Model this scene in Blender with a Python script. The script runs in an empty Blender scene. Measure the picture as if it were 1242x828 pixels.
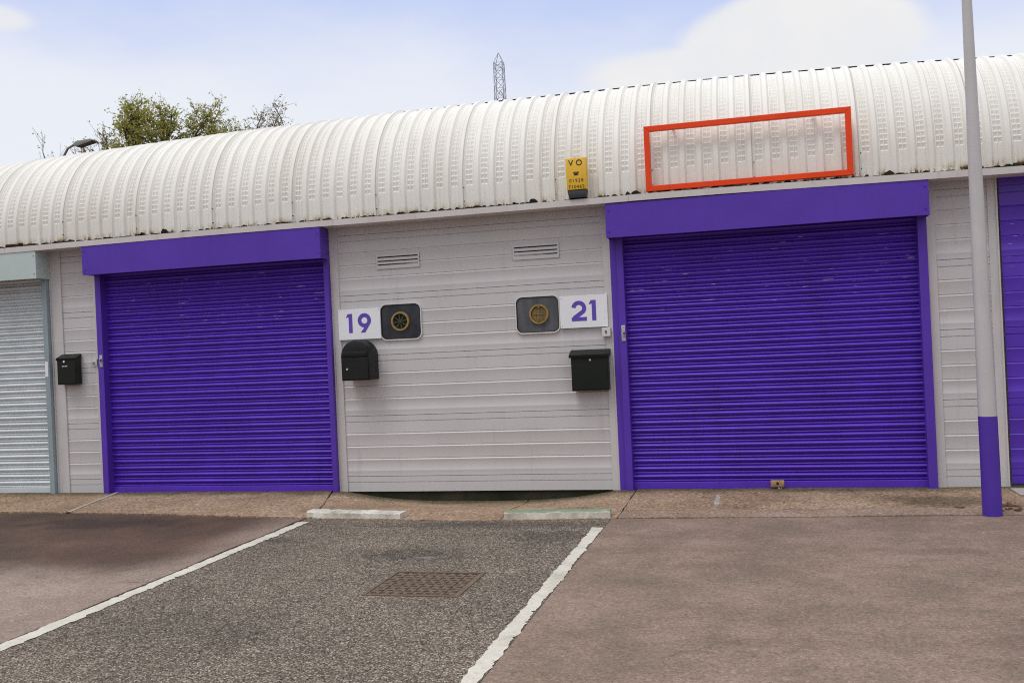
import bpy, bmesh, math, random
import numpy as np
from mathutils import Vector, Matrix
random.seed(7); rng = np.random.default_rng(7)
sc = bpy.context.scene
COL = sc.collection
R_ = math.radians
PI = math.pi

# ------------------------------------------------------------------ materials
def new_mat(name):
    m = bpy.data.materials.new(name); m.use_nodes = True
    nt = m.node_tree
    b = nt.nodes['Principled BSDF']
    return m, nt, b
def N(nt, t, **kw):
    n = nt.nodes.new(t)
    for k, v in kw.items():
        if k in n.inputs: n.inputs[k].default_value = v
        else: setattr(n, k, v)
    return n
def coords(nt):
    return N(nt, 'ShaderNodeNewGeometry').outputs['Position']
def noise(nt, vec, scale, detail=4, rough=.55, stretch=None, dist=0):
    if stretch:
        mp = N(nt, 'ShaderNodeMapping'); mp.inputs['Scale'].default_value = stretch
        nt.links.new(vec, mp.inputs['Vector']); vec = mp.outputs['Vector']
    n = N(nt, 'ShaderNodeTexNoise'); n.inputs['Scale'].default_value = scale
    n.inputs['Detail'].default_value = detail; n.inputs['Roughness'].default_value = rough
    n.inputs['Distortion'].default_value = dist
    nt.links.new(vec, n.inputs['Vector']); return n.outputs['Fac']
def ramp(nt, fac, stops):
    r = N(nt, 'ShaderNodeValToRGB')
    els = r.color_ramp.elements
    els[0].position, els[0].color = stops[0][0], tuple(stops[0][1]) + (1,) if len(stops[0][1]) == 3 else stops[0][1]
    els[1].position, els[1].color = stops[-1][0], tuple(stops[-1][1]) + (1,)
    for p, c in stops[1:-1]:
        e = els.new(p); e.color = tuple(c) + (1,)
    nt.links.new(fac, r.inputs['Fac']); return r.outputs['Color']
def g(v): return (v, v, v)
def mixc(nt, fac, a, b, mode='MIX'):
    m = N(nt, 'ShaderNodeMix'); m.data_type = 'RGBA'; m.blend_type = mode
    for sock, v in ((m.inputs[0], fac), (m.inputs[6], a), (m.inputs[7], b)):
        if isinstance(v, (int, float)): sock.default_value = v
        elif isinstance(v, (tuple, list)): sock.default_value = tuple(v) + (1,) if len(v) == 3 else v
        else: nt.links.new(v, sock)
    return m.outputs[2]
def math_(nt, op, a, b=None, c=None, clamp=False):
    m = N(nt, 'ShaderNodeMath'); m.operation = op; m.use_clamp = clamp
    for i, v in enumerate((a, b, c)):
        if v is None: continue
        if isinstance(v, (int, float)): m.inputs[i].default_value = v
        else: nt.links.new(v, m.inputs[i])
    return m.outputs[0]
def xyz(nt, vec):
    s = N(nt, 'ShaderNodeSeparateXYZ'); nt.links.new(vec, s.inputs[0]); return s.outputs
def smooth(nt, v, lo, hi):
    m = N(nt, 'ShaderNodeMapRange'); m.interpolation_type = 'SMOOTHSTEP'
    nt.links.new(v, m.inputs[0]); m.inputs[1].default_value = lo; m.inputs[2].default_value = hi
    return m.outputs[0]
def bump(nt, b, h, strength, dist):
    n = N(nt, 'ShaderNodeBump'); n.inputs['Strength'].default_value = strength; n.inputs['Distance'].default_value = dist
    nt.links.new(h, n.inputs['Height']); nt.links.new(n.outputs[0], b.inputs['Normal'])

def paint(name, col, rough=.4, dirt=(.06, .055, .05), dirt_amt=.25, var=.12, metallic=0., scratch=None, scale=2.2, spec=.5, orange=.0):
    """painted sheet metal: slight tone drift, streaky grime, optional chips"""
    m, nt, b = new_mat(name); P = coords(nt)
    big = noise(nt, P, scale, 5)
    lo = tuple(c * (1 - var) for c in col); hi = tuple(min(1, c * (1 + var)) for c in col)
    c = ramp(nt, big, [(.3, lo), (.7, hi)])
    st = noise(nt, P, 1.0, 6, .65, stretch=(9, 9, 1.2))
    msk = math_(nt, 'MULTIPLY', smooth(nt, st, .52, .78), dirt_amt)
    c = mixc(nt, msk, c, dirt)
    fine = noise(nt, P, 60, 3)
    msk2 = math_(nt, 'MULTIPLY', smooth(nt, fine, .6, .8), dirt_amt * .4)
    c = mixc(nt, msk2, c, dirt)
    if scratch:
        zlo, zhi, thr, scol = scratch
        s = noise(nt, P, 1.0, 3, .6, stretch=(4.5, 4, 62))
        z = xyz(nt, P)[2]
        band = math_(nt, 'MULTIPLY', smooth(nt, z, zlo, zlo + .5), math_(nt, 'SUBTRACT', 1, smooth(nt, z, zhi - .03, zhi)))
        k = math_(nt, 'MULTIPLY', smooth(nt, s, thr, thr + .03), band)
        c = mixc(nt, k, c, scol)
    nt.links.new(c, b.inputs['Base Color'])
    rr = math_(nt, 'MULTIPLY_ADD', big, .25, rough - .1)
    nt.links.new(rr, b.inputs['Roughness']); b.inputs['Metallic'].default_value = metallic
    b.inputs['Specular IOR Level'].default_value = spec
    bump(nt, b, noise(nt, P, 35, 3), .08, .01)
    return m

PURPLE = (.093, .036, .42)
M = {}
M['door'] = paint('purple_slat_paint', (.096, .030, .46), .30, (.03, .015, .12), .3, .10, scratch=(1.5, 2.36, .668, (.55, .5, .62)), spec=.5)
M['purple'] = paint('purple_sheet_paint', (.094, .034, .39), .45, (.05, .025, .2), .25, .07, spec=.35)
M['panel'] = paint('grey_panel_paint', (.56, .538, .54), .42, (.24, .22, .2), .22, .05, scale=1.1)
M['frame'] = paint('grey_frame_paint', (.56, .53, .525), .45, (.26, .23, .2), .22, .05)
M['fascia'] = paint('pale_gutter_paint', (.60, .56, .54), .5, (.25, .19, .12), .4, .06)
M['silver_box'] = paint('pale_green_grey_paint', (.50, .58, .57), .35, (.3, .33, .32), .3, .06)
M['silver_guide'] = paint('blue_grey_paint', (.27, .34, .37), .4, (.2, .22, .22), .3, .06)
M['galv'] = paint('galvanised_steel', (.66, .70, .72), .34, (.3, .31, .32), .12, .06, metallic=.2)
M['steel'] = paint('worn_bright_steel', (.55, .55, .54), .4, (.15, .12, .1), .5, .25, metallic=.6, scale=30)
M['black'] = paint('black_powder_coat', (.008, .0085, .009), .45, (.03, .03, .03), .2, .2, spec=.3)
M['black2'] = paint('dark_green_black_coat', (.007, .010, .007), .42, (.028, .032, .028), .2, .2, spec=.3)
M['white'] = paint('white_sign_board', (.80, .81, .84), .35, (.5, .47, .42), .14, .03)
M['digit'] = paint('purple_vinyl', (.11, .06, .42), .4, (.1, .06, .3), .1, .04)
M['whitebox'] = paint('off_white_plastic', (.62, .61, .58), .4, (.3, .28, .25), .2, .04)
M['yellow'] = paint('yellow_alarm_plastic', (.78, .47, .03), .35, (.45, .27, .05), .3, .05)
M['ink'] = paint('dark_ink', (.02, .015, .012), .5, (.05, .04, .03), .2, .1)
M['charcoal'] = paint('charcoal_plastic', (.025, .03, .034), .4, (.08, .08, .08), .3, .1)
M['orange'] = paint('red_orange_paint', (.85, .062, .006), .45, (.3, .05, .02), .3, .1, spec=.3)
M['pole'] = paint('pale_grey_pole_paint', (.52, .50, .50), .4, (.3, .26, .22), .25, .05)
M['pole_purple'] = paint('pole_purple_paint', (.070, .024, .34), .4, (.04, .02, .15), .25, .08)
M['brass'] = paint('old_brass_vent', (.34, .235, .07), .4, (.06, .04, .02), .4, .2, metallic=.3, scale=20)
M['brass_dark'] = paint('dull_brown_vent', (.20, .135, .045), .5, (.05, .035, .02), .5, .25, scale=20)
M['blade'] = paint('dull_blade', (.045, .042, .02), .5, (.02, .02, .01), .4, .2)
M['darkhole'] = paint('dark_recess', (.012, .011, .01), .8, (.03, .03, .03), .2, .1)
M['rust'] = paint('rusty_iron', (.14, .098, .064), .85, (.07, .035, .02), .6, .3, scale=18)
M['lockbrass'] = paint('tarnished_brass', (.42, .27, .12), .45, (.2, .08, .04), .5, .25, metallic=.2, scale=30)
M['lampgrey'] = paint('street_lamp_grey', (.26, .25, .22), .5, (.12, .11, .09), .4, .2)
M['pylon'] = paint('weathered_pylon_steel', (.36, .37, .42), .6, (.1, .1, .1), .2, .1)
M['wire'] = paint('overhead_wire', (.16, .17, .2), .6, (.1, .1, .1), .1, .05)
M['pocket_shade'] = paint('painted_recess_shade', (.045, .032, .022), .9, (.02, .015, .01), .4, .3, scale=20)
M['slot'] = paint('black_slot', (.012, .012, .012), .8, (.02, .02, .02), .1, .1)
M['wallside'] = paint('side_wall_cladding', (.42, .40, .39), .6, (.2, .18, .15), .3, .06)

def glass_mat(name, col, rough):
    m, nt, b = new_mat(name); P = coords(nt)
    st = noise(nt, P, 1.0, 4, .6, stretch=(8, 8, 3))
    c = ramp(nt, st, [(.35, tuple(x * .75 for x in col)), (.7, tuple(x * 1.5 for x in col))])
    nt.links.new(c, b.inputs['Base Color']); b.inputs['Roughness'].default_value = rough
    b.inputs['Specular IOR Level'].default_value = .5
    bump(nt, b, noise(nt, P, 6, 2), .15, .02)
    return m
M['glass'] = glass_mat('dark_window_glass', (.030, .032, .038), .14)
M['glass2'] = glass_mat('painted_reflection_glass', (.085, .085, .095), .18)  # paler streaky grey puts a reflection into the glass colour

def roof_mat():
    m, nt, b = new_mat('white_crimped_roof_sheet'); P = coords(nt); X, Y, Z = xyz(nt, P)
    big = noise(nt, P, .9, 5)
    c = ramp(nt, big, [(.3, (.72, .695, .63)), (.55, (.79, .77, .71)), (.75, (.82, .805, .755))])
    st = noise(nt, P, 1.0, 6, .7, stretch=(11, .8, .8))
    c = mixc(nt, math_(nt, 'MULTIPLY', smooth(nt, st, .50, .8), .36), c, (.52, .47, .37))
    # lichen / dirt freckles
    fr = noise(nt, P, 38, 3, .6)
    fr2 = noise(nt, P, 1.7, 4)
    k = math_(nt, 'MULTIPLY', smooth(nt, fr, .68, .76), smooth(nt, fr2, .45, .7))
    c = mixc(nt, math_(nt, 'MULTIPLY', k, .7), c, (.19, .16, .11))
    # rust bleeding from the cut lower edge (fixed height band of the sheet)
    ed = noise(nt, P, 1.0, 5, .7, stretch=(16, 3, 6))
    edge = math_(nt, 'MULTIPLY', math_(nt, 'SUBTRACT', 1, smooth(nt, Z, 2.80, 2.885)), smooth(nt, ed, .42, .66))
    c = mixc(nt, math_(nt, 'MULTIPLY', edge, .85), c, (.50, .33, .10))
    edge2 = math_(nt, 'MULTIPLY', math_(nt, 'SUBTRACT', 1, smooth(nt, Z, 2.80, 2.835)), smooth(nt, ed, .52, .6))
    c = mixc(nt, edge2, c, (.07, .035, .015))
    # stain streaks below the sheet laps, every 0.921 m
    mod = math_(nt, 'FRACT', math_(nt, 'DIVIDE', math_(nt, 'SUBTRACT', X, 1.047), .921))
    lap = math_(nt, 'LESS_THAN', mod, .010)
    c = mixc(nt, math_(nt, 'MULTIPLY', lap, .55), c, (.22, .19, .15))
    nt.links.new(c, b.inputs['Base Color']); b.inputs['Roughness'].default_value = .5
    b.inputs['Specular IOR Level'].default_value = .35
    bump(nt, b, noise(nt, P, 25, 3), .05, .01)
    return m
M['roof'] = roof_mat()

def stone_mat(name, c1, c2, c3, grain=90, speck=.25, rough=.9, bumpd=.006, extra=None, mott=1.6, pebble=None, crack=0):
    m, nt, b = new_mat(name); P = coords(nt)
    big = noise(nt, P, mott, 6, .6)
    mid = noise(nt, P, 9, 5, .65)
    c = ramp(nt, big, [(.3, c1), (.5, c2), (.72, c3)])
    c = mixc(nt, math_(nt, 'MULTIPLY', smooth(nt, mid, .5, .75), .35), c, tuple(x * .55 for x in c1))
    fine = noise(nt, P, grain, 3, .7)
    c = mixc(nt, math_(nt, 'MULTIPLY', smooth(nt, fine, .55, .75), speck), c, tuple(min(1, x * 1.7) for x in c3))
    c = mixc(nt, math_(nt, 'MULTIPLY', math_(nt, 'SUBTRACT', 1, smooth(nt, fine, .27, .42)), speck * 1.3), c, tuple(x * .35 for x in c1))
    if extra: c = extra(nt, P, c)
    if pebble:
        v = N(nt, 'ShaderNodeTexVoronoi'); v.inputs['Scale'].default_value = pebble[0]; nt.links.new(P, v.inputs['Vector'])
        rs = N(nt, 'ShaderNodeSeparateColor'); nt.links.new(v.outputs['Color'], rs.inputs[0])
        p = pebble[1]
        c = mixc(nt, 1.0, c, ramp(nt, rs.outputs[0], [(0, g(1 - p * 1.1)), (.18, g(1 - p * .45)), (.5, g(1)), (.85, g(1 + p * .45)), (1, g(1 + p * 1.5))]), 'MULTIPLY')
    if crack:
        pw = N(nt, 'ShaderNodeVectorMath'); pw.operation = 'ADD'
        nz = N(nt, 'ShaderNodeTexNoise'); nz.inputs['Scale'].default_value = 2.2; nz.inputs['Detail'].default_value = 4; nt.links.new(P, nz.inputs['Vector'])
        sc_ = N(nt, 'ShaderNodeVectorMath'); sc_.operation = 'SCALE'; sc_.inputs['Scale'].default_value = .5; nt.links.new(nz.outputs['Color'], sc_.inputs[0])
        nt.links.new(P, pw.inputs[0]); nt.links.new(sc_.outputs[0], pw.inputs[1])
        vc = N(nt, 'ShaderNodeTexVoronoi'); vc.feature = 'DISTANCE_TO_EDGE'; vc.inputs['Scale'].default_value = .42; nt.links.new(pw.outputs[0], vc.inputs['Vector'])
        ck = math_(nt, 'SUBTRACT', 1, smooth(nt, vc.outputs['Distance'], .0005, .0042))
        ck = math_(nt, 'MULTIPLY', ck, smooth(nt, noise(nt, P, 1.4, 4), .46, .58))
        c = mixc(nt, math_(nt, 'MULTIPLY', ck, crack), c, (.03, .023, .018))
    nt.links.new(c, b.inputs['Base Color']); b.inputs['Roughness'].default_value = rough
    b.inputs['Specular IOR Level'].default_value = .25
    h = math_(nt, 'ADD', math_(nt, 'MULTIPLY', fine, .6), mid)
    bump(nt, b, h, .5, bumpd)
    return m

def ell(nt, P, cx, cy, rx, ry, nz=.5, soft=.5, ns=2.5):
    """irregular blot on the ground around (cx,cy)"""
    X, Y, Z = xyz(nt, P)
    a = math_(nt, 'DIVIDE', math_(nt, 'SUBTRACT', X, cx), rx); c = math_(nt, 'DIVIDE', math_(nt, 'SUBTRACT', Y, cy), ry)
    d = math_(nt, 'SQRT', math_(nt, 'ADD', math_(nt, 'MULTIPLY', a, a), math_(nt, 'MULTIPLY', c, c)))
    n = noise(nt, P, ns, 6, .65)
    d = math_(nt, 'ADD', d, math_(nt, 'MULTIPLY', math_(nt, 'SUBTRACT', n, .5), nz * 2))
    return math_(nt, 'SUBTRACT', 1, smooth(nt, d, 1 - soft, 1 + soft * .3))

def asphalt_mat():
    m, nt, b = new_mat('chipping_asphalt'); P = coords(nt)
    v = N(nt, 'ShaderNodeTexVoronoi'); v.inputs['Scale'].default_value = 120; nt.links.new(P, v.inputs['Vector'])
    cellc = v.outputs['Color']; dist = v.outputs['Distance']
    r = N(nt, 'ShaderNodeSeparateColor'); nt.links.new(cellc, r.inputs[0])
    c = ramp(nt, r.outputs[0], [(.0, (.080, .063, .048)), (.35, (.155, .123, .094)), (.68, (.245, .20, .155)), (.9, (.37, .315, .25)), (1., (.58, .53, .45))])
    c = mixc(nt, smooth(nt, dist, .55, .9), c, (.035, .03, .026))
    big = noise(nt, P, 1.5, 7, .68)
    c = mixc(nt, 1.0, c, ramp(nt, big, [(.3, g(.78)), (.6, g(1.05)), (.75, (1.25, 1.2, 1.12))]), 'MULTIPLY')
    for (cx, cy, rx, ry, k) in [(4.1, -2.85, .55, .22, .75), (5.0, -2.2, .32, .3, .7), (2.85, -2.4, .22, .13, .75), (4.5, -1.75, 1.6, .16, .6), (3.5, -4.7, .9, .4, .35)]:
        e = ell(nt, P, cx, cy, rx, ry, 1.5, .7, 9)
        c = mixc(nt, math_(nt, 'MULTIPLY', math_(nt, 'MULTIPLY', e, math_(nt, 'MULTIPLY_ADD', r.outputs[2], .7, .4)), k * .8), c, (.028, .025, .025))
    e = ell(nt, P, 4.26, -2.93, .10, .03, 1.3, .5, 14)
    c = mixc(nt, math_(nt, 'MULTIPLY', e, .22), c, (.6, .58, .56))
    nt.links.new(c, b.inputs['Base Color']); b.inputs['Roughness'].default_value = .9
    b.inputs['Specular IOR Level'].default_value = .15
    inv = math_(nt, 'ADD', math_(nt, 'SUBTRACT', 1, dist), math_(nt, 'MULTIPLY', r.outputs[1], .5))
    bump(nt, b, inv, .75, .008)
    return m
M['asphalt'] = asphalt_mat()

def left_extra(nt, P, c):
    X, Y, Z = xyz(nt, P)
    n = noise(nt, P, 1.3, 6, .6)
    yy = math_(nt, 'ADD', Y, math_(nt, 'MULTIPLY', math_(nt, 'SUBTRACT', n, .5), 1.1))
    wet = smooth(nt, yy, -3.95, -3.05)
    edge = math_(nt, 'SUBTRACT', 1, smooth(nt, X, 2.1, 2.62))
    wet = math_(nt, 'MULTIPLY', wet, math_(nt, 'MULTIPLY_ADD', edge, .8, .2))
    tone = ramp(nt, noise(nt, P, 1.0, 5), [(.3, (.040, .027, .019)), (.5, (.072, .042, .029)), (.62, (.095, .052, .036)), (.8, (.12, .085, .058))])
    c = mixc(nt, math_(nt, 'MULTIPLY', wet, .93), c, tone)
    e = ell(nt, P, .8, -1.75, 1.0, .3, 1.1, .6, 4)
    c = mixc(nt, math_(nt, 'MULTIPLY', e, .4), c, (.018, .013, .012))
    return c
M['conc_left'] = stone_mat('stained_concrete', (.20, .148, .115), (.262, .198, .157), (.315, .25, .205), 48, .35, .8, .006, left_extra, pebble=(95, .27), crack=.5)
def right_extra(nt, P, c):
    for (cx, cy, rx, ry, k) in [(6.2, -3.1, .6, .15, .45), (7.4, -2.6, .7, .12, .4), (6.9, -4.6, .8, .12, .4), (8.2, -3.7, .8, .14, .45), (7.7, -4.5, .35, .15, .65), (5.9, -2.2, .4, .2, .4), (7.6, -1.8, .9, .16, .4)]:
        e = ell(nt, P, cx, cy, rx, ry, .9, .7, 3.2)
        c = mixc(nt, math_(nt, 'MULTIPLY', e, k * .6), c, (.105, .078, .058))
    olive = math_(nt, 'MULTIPLY', smooth(nt, noise(nt, P, 2.6, 7, .68, stretch=(1, 1.5, 1)), .46, .66), .55)
    c = mixc(nt, olive, c, (.165, .128, .092))
    dk = math_(nt, 'MULTIPLY', smooth(nt, noise(nt, P, 6.5, 7, .7, dist=.6), .60, .74), .45)
    c = mixc(nt, dk, c, (.085, .066, .052))
    lt = math_(nt, 'MULTIPLY', smooth(nt, noise(nt, P, 26, 4, .7), .66, .78), .35)
    c = mixc(nt, lt, c, (.42, .32, .26))
    return c
M['conc_right'] = stone_mat('pinkish_concrete', (.165, .122, .092), (.228, .162, .125), (.28, .20, .16), 46, .4, .85, .006, right_extra, pebble=(95, .26), crack=.22)
def apron_extra(nt, P, c):
    X, Y, Z = xyz(nt, P)
    n = noise(nt, P, 3, 5)
    k = math_(nt, 'MULTIPLY', smooth(nt, math_(nt, 'ADD', Y, math_(nt, 'MULTIPLY', math_(nt, 'SUBTRACT', n, .5), .5)), -.35, -.02), .8)
    c = mixc(nt, k, c, (.052, .055, .026))          # moss growing along the foot of the wall
    e = ell(nt, P, 6.15, -.62, .024, .36, .8, .3, 14)
    c = mixc(nt, math_(nt, 'MULTIPLY', e, .55), c, (.42, .42, .43))
    e = ell(nt, P, 7.95, -.75, .5, .3, .9, .6, 6)
    c = mixc(nt, math_(nt, 'MULTIPLY', e, .6), c, (.06, .05, .03))
    e = ell(nt, P, 8.36, -1.02, .14, .14, .9, .3, 12)  # darkness of a hole beside the post foot, painted as a blot
    c = mixc(nt, math_(nt, 'MULTIPLY', e, .9), c, (.016, .014, .010))
    return c
M['apron'] = stone_mat('brown_apron_concrete', (.21, .138, .086), (.30, .205, .135), (.38, .275, .195), 50, .55, .9, .01, apron_extra, 1.2, pebble=(62, .5), crack=.5)
M['edging'] = stone_mat('edging_concrete', (.215, .15, .108), (.275, .195, .143), (.33, .245, .19), 50, .45, .9, .005, pebble=(70, .4))
M['plinth'] = stone_mat('mossy_plinth', (.012, .014, .007), (.028, .027, .015), (.06, .052, .035), 60, .35, .95, .01)
M['soil'] = stone_mat('dark_base_ground', (.02, .016, .012), (.035, .028, .022), (.05, .042, .035), 60, .3)
def worn_extra(nt, P, c):
    f = noise(nt, P, 30, 4, .7)
    return mixc(nt, math_(nt, 'MULTIPLY', smooth(nt, f, .56, .7), .55), c, (.27, .23, .19))
M['line'] = stone_mat('worn_road_paint', (.42, .39, .32), (.56, .53, .45), (.63, .60, .52), 60, .25, .8, .003, worn_extra, 4)
M['kerbwhite'] = stone_mat('chipped_white_kerb', (.36, .34, .28), (.58, .56, .49), (.68, .66, .59), 50, .3, .85, .006, worn_extra, 6)
def green_extra(nt, P, c):
    X, Y, Z = xyz(nt, P)
    n = noise(nt, P, 12, 4)
    k = smooth(nt, math_(nt, 'ADD', Z, math_(nt, 'MULTIPLY', math_(nt, 'SUBTRACT', n, .5), .03)), .047, .06)
    c = worn_extra(nt, P, c)
    return mixc(nt, math_(nt, 'MULTIPLY', k, .85), c, (.15, .225, .125))
M['kerbgreen'] = stone_mat('algae_green_kerb', (.40, .37, .31), (.52, .48, .42), (.60, .57, .51), 80, .2, .85, .006, green_extra, 6)
M['mortar'] = stone_mat('pale_mortar', (.34, .32, .27), (.42, .40, .35), (.48, .46, .41), 90, .2)
M['moss'] = stone_mat('gutter_moss', (.010, .008, .004), (.025, .018, .008), (.07, .05, .02), 60, .3)
M['brick'] = stone_mat('broken_brick', (.10, .05, .03), (.17, .08, .05), (.24, .15, .10), 70, .3)
M['bark'] = stone_mat('grey_brown_bark', (.06, .045, .035), (.10, .08, .06), (.14, .115, .09), 40, .3)

def leaf_mat(name, cols):
    m, nt, b = new_mat(name)
    gm = N(nt, 'ShaderNodeNewGeometry')
    c = ramp(nt, gm.outputs['Random Per Island'], [(0, cols[0]), (.45, cols[1]), (.8, cols[2]), (1., cols[3])])
    nt.links.new(c, b.inputs['Base Color']); b.inputs['Roughness'].default_value = .55
    tr = N(nt, 'ShaderNodeBsdfTranslucent'); nt.links.new(c, tr.inputs['Color'])
    mx = N(nt, 'ShaderNodeMixShader'); mx.inputs[0].default_value = .5
    nt.links.new(b.outputs[0], mx.inputs[1]); nt.links.new(tr.outputs[0], mx.inputs[2])
    nt.links.new(mx.outputs[0], nt.nodes['Material Output'].inputs['Surface'])
    return m
M['leaf'] = leaf_mat('olive_leaves', [(.28, .30, .045), (.42, .42, .075), (.52, .47, .11), (.48, .35, .13)])
M['leaf2'] = leaf_mat('thin_brown_leaves', [(.26, .24, .07), (.36, .32, .11), (.42, .36, .15), (.36, .26, .13)])

# ------------------------------------------------------------------ mesh builder
class MB:
    def __init__(s): s.v = []; s.f = []
    def add(s, vs, fs):
        o = len(s.v); s.v += [tuple(v) for v in vs]; s.f += [tuple(i + o for i in f) for f in fs]
    def box(s, x0, x1, y0, y1, z0, z1, bev=0.):
        bm = bmesh.new(); bmesh.ops.create_cube(bm, size=1)
        for v in bm.verts:
            v.co = Vector(((x0 + x1) / 2 + v.co.x * (x1 - x0), (y0 + y1) / 2 + v.co.y * (y1 - y0), (z0 + z1) / 2 + v.co.z * (z1 - z0)))
        if bev: bmesh.ops.bevel(bm, geom=bm.edges[:], offset=bev, segments=2, affect='EDGES', profile=.5)
        s.bm(bm); bm.free()
    def bm(s, bm):
        bm.verts.index_update(); o = len(s.v)
        s.v += [tuple(v.co) for v in bm.verts]; s.f += [tuple(v.index + o for v in f.verts) for f in bm.faces]
    def prism(s, poly, y0, y1, bev=0.):
        """poly: (x,z) outline counter-clockwise seen from -y, extruded in y"""
        n = len(poly); vs = [(x, y0, z) for x, z in poly] + [(x, y1, z) for x, z in poly]
        fs = [tuple(range(n)), tuple(range(2 * n - 1, n - 1, -1))] + [(i, i + n, (i + 1) % n + n, (i + 1) % n) for i in range(n)]
        if bev:
            bm = bmesh.new(); bv = [bm.verts.new(v) for v in vs]
            for f in fs: bm.faces.new([bv[i] for i in f])
            es = [e for e in bm.edges if abs(e.verts[0].co.y - y0) < 1e-6 and abs(e.verts[1].co.y - y0) < 1e-6]
            bmesh.ops.bevel(bm, geom=es, offset=bev, segments=2, affect='EDGES', profile=.5)
            s.bm(bm); bm.free()
        else: s.add(vs, fs)
    def ring(s, outer, inner, y0, y1):
        """frame between two outlines of equal count"""
        n = len(outer)
        vs = [(x, y0, z) for x, z in outer] + [(x, y0, z) for x, z in inner] + [(x, y1, z) for x, z in outer] + [(x, y1, z) for x, z in inner]
        fs = []
        for i in range(n):
            j = (i + 1) % n
            fs += [(i, j, n + j, n + i), (n + i, n + j, 3 * n + j, 3 * n + i), (j, i, 2 * n + i, 2 * n + j), (2 * n + j, 2 * n + i, 3 * n + i, 3 * n + j)]
        s.add(vs, fs)
    def tube(s, pts, rad, n=8, cap=True):
        pts = [Vector(p) for p in pts]; m = len(pts)
        if not hasattr(rad, '__len__'): rad = [rad] * m
        o = len(s.v); ref = None
        for i, p in enumerate(pts):
            t = (pts[min(i + 1, m - 1)] - pts[max(i - 1, 0)]).normalized()
            if ref is None:
                ref = Vector((0, 0, 1)) if abs(t.z) < .9 else Vector((1, 0, 0))
            a = t.cross(ref).normalized(); b = t.cross(a).normalized(); ref = -b if ref.dot(-b) > 0 else b
            a = t.cross(ref).normalized(); b = ref - t * ref.dot(t); b.normalize()
            for k in range(n):
                th = 2 * PI * k / n
                s.v.append(tuple(p + (a * math.cos(th) + b * math.sin(th)) * rad[i]))
        for i in range(m - 1):
            for k in range(n):
                s.f.append((o + i * n + k, o + i * n + (k + 1) % n, o + (i + 1) * n + (k + 1) % n, o + (i + 1) * n + k))
        if cap:
            s.f.append(tuple(o + k for k in range(n))[::-1]); s.f.append(tuple(o + (m - 1) * n + k for k in range(n)))
    def cyl_y(s, cx, cz, r, y0, y1, n=24):
        s.prism([(cx + r * math.cos(2 * PI * k / n), cz + r * math.sin(2 * PI * k / n)) for k in range(n)], y0, y1)
    def extrude_x(s, prof, xs, closed=False, warp=None):
        """profile [(y,z)] swept along x"""
        m = len(prof); o = len(s.v)
        for x in xs:
            for k, (y, z) in enumerate(prof):
                dy, dz = warp(x, z) if warp else (0, 0)
                s.v.append((x, y + dy, z + dz))
        last = m if closed else m - 1
        for i in range(len(xs) - 1):
            for k in range(last):
                j = (k + 1) % m
                s.f.append((o + i * m + k, o + i * m + j, o + (i + 1) * m + j, o + (i + 1) * m + k))
        if closed:
            s.f.append(tuple(o + k for k in range(m))); s.f.append(tuple(o + (len(xs) - 1) * m + k for k in range(m))[::-1])
    def build(s, name, mat, parent=None, smooth=None, loc=None, fix=True):
        me = bpy.data.meshes.new(name); me.from_pydata(s.v, [], s.f)
        if fix:
            bm = bmesh.new(); bm.from_mesh(me); bmesh.ops.recalc_face_normals(bm, faces=bm.faces[:]); bm.to_mesh(me); bm.free()
        me.materials.append(mat)
        if smooth:
            me.polygons.foreach_set('use_smooth', [True] * len(me.polygons)); me.set_sharp_from_angle(angle=R_(smooth))
        o = bpy.data.objects.new(name, me); COL.objects.link(o)
        if parent: o.parent = parent
        if loc: o.location = loc
        return o
def tag(o, label, cat, group=None, kind=None):
    if label: o['label'] = label
    if cat: o['category'] = cat
    if group: o['group'] = group
    if kind: o['kind'] = kind
    return o
def empty(name, loc, label, cat, group=None):
    o = bpy.data.objects.new(name, None); COL.objects.link(o); o.location = loc; o.empty_display_size = .1
    return tag(o, label, cat, group)
def struct(o): o['kind'] = 'structure'; return o
def rrect(x0, x1, z0, z1, r, n=6):
    out = []
    for (cx, cz, a0) in ((x1 - r, z0 + r, -90), (x1 - r, z1 - r, 0), (x0 + r, z1 - r, 90), (x0 + r, z0 + r, 180)):
        for k in range(n + 1):
            a = R_(a0 + 90 * k / n); out.append((cx + r * math.cos(a), cz + r * math.sin(a)))
    return out
def arange(a, b, d): return list(np.linspace(a, b, max(2, int(round((b - a) / d)) + 1)))

# ------------------------------------------------------------------ the building
X0, X1 = -5.2, 12.6            # ends of the terrace that is modelled
bld = empty('industrial_building', (0, 0, 0), 'long grey workshop terrace with crimped white barrel roof and purple roller doors', 'building')

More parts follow.
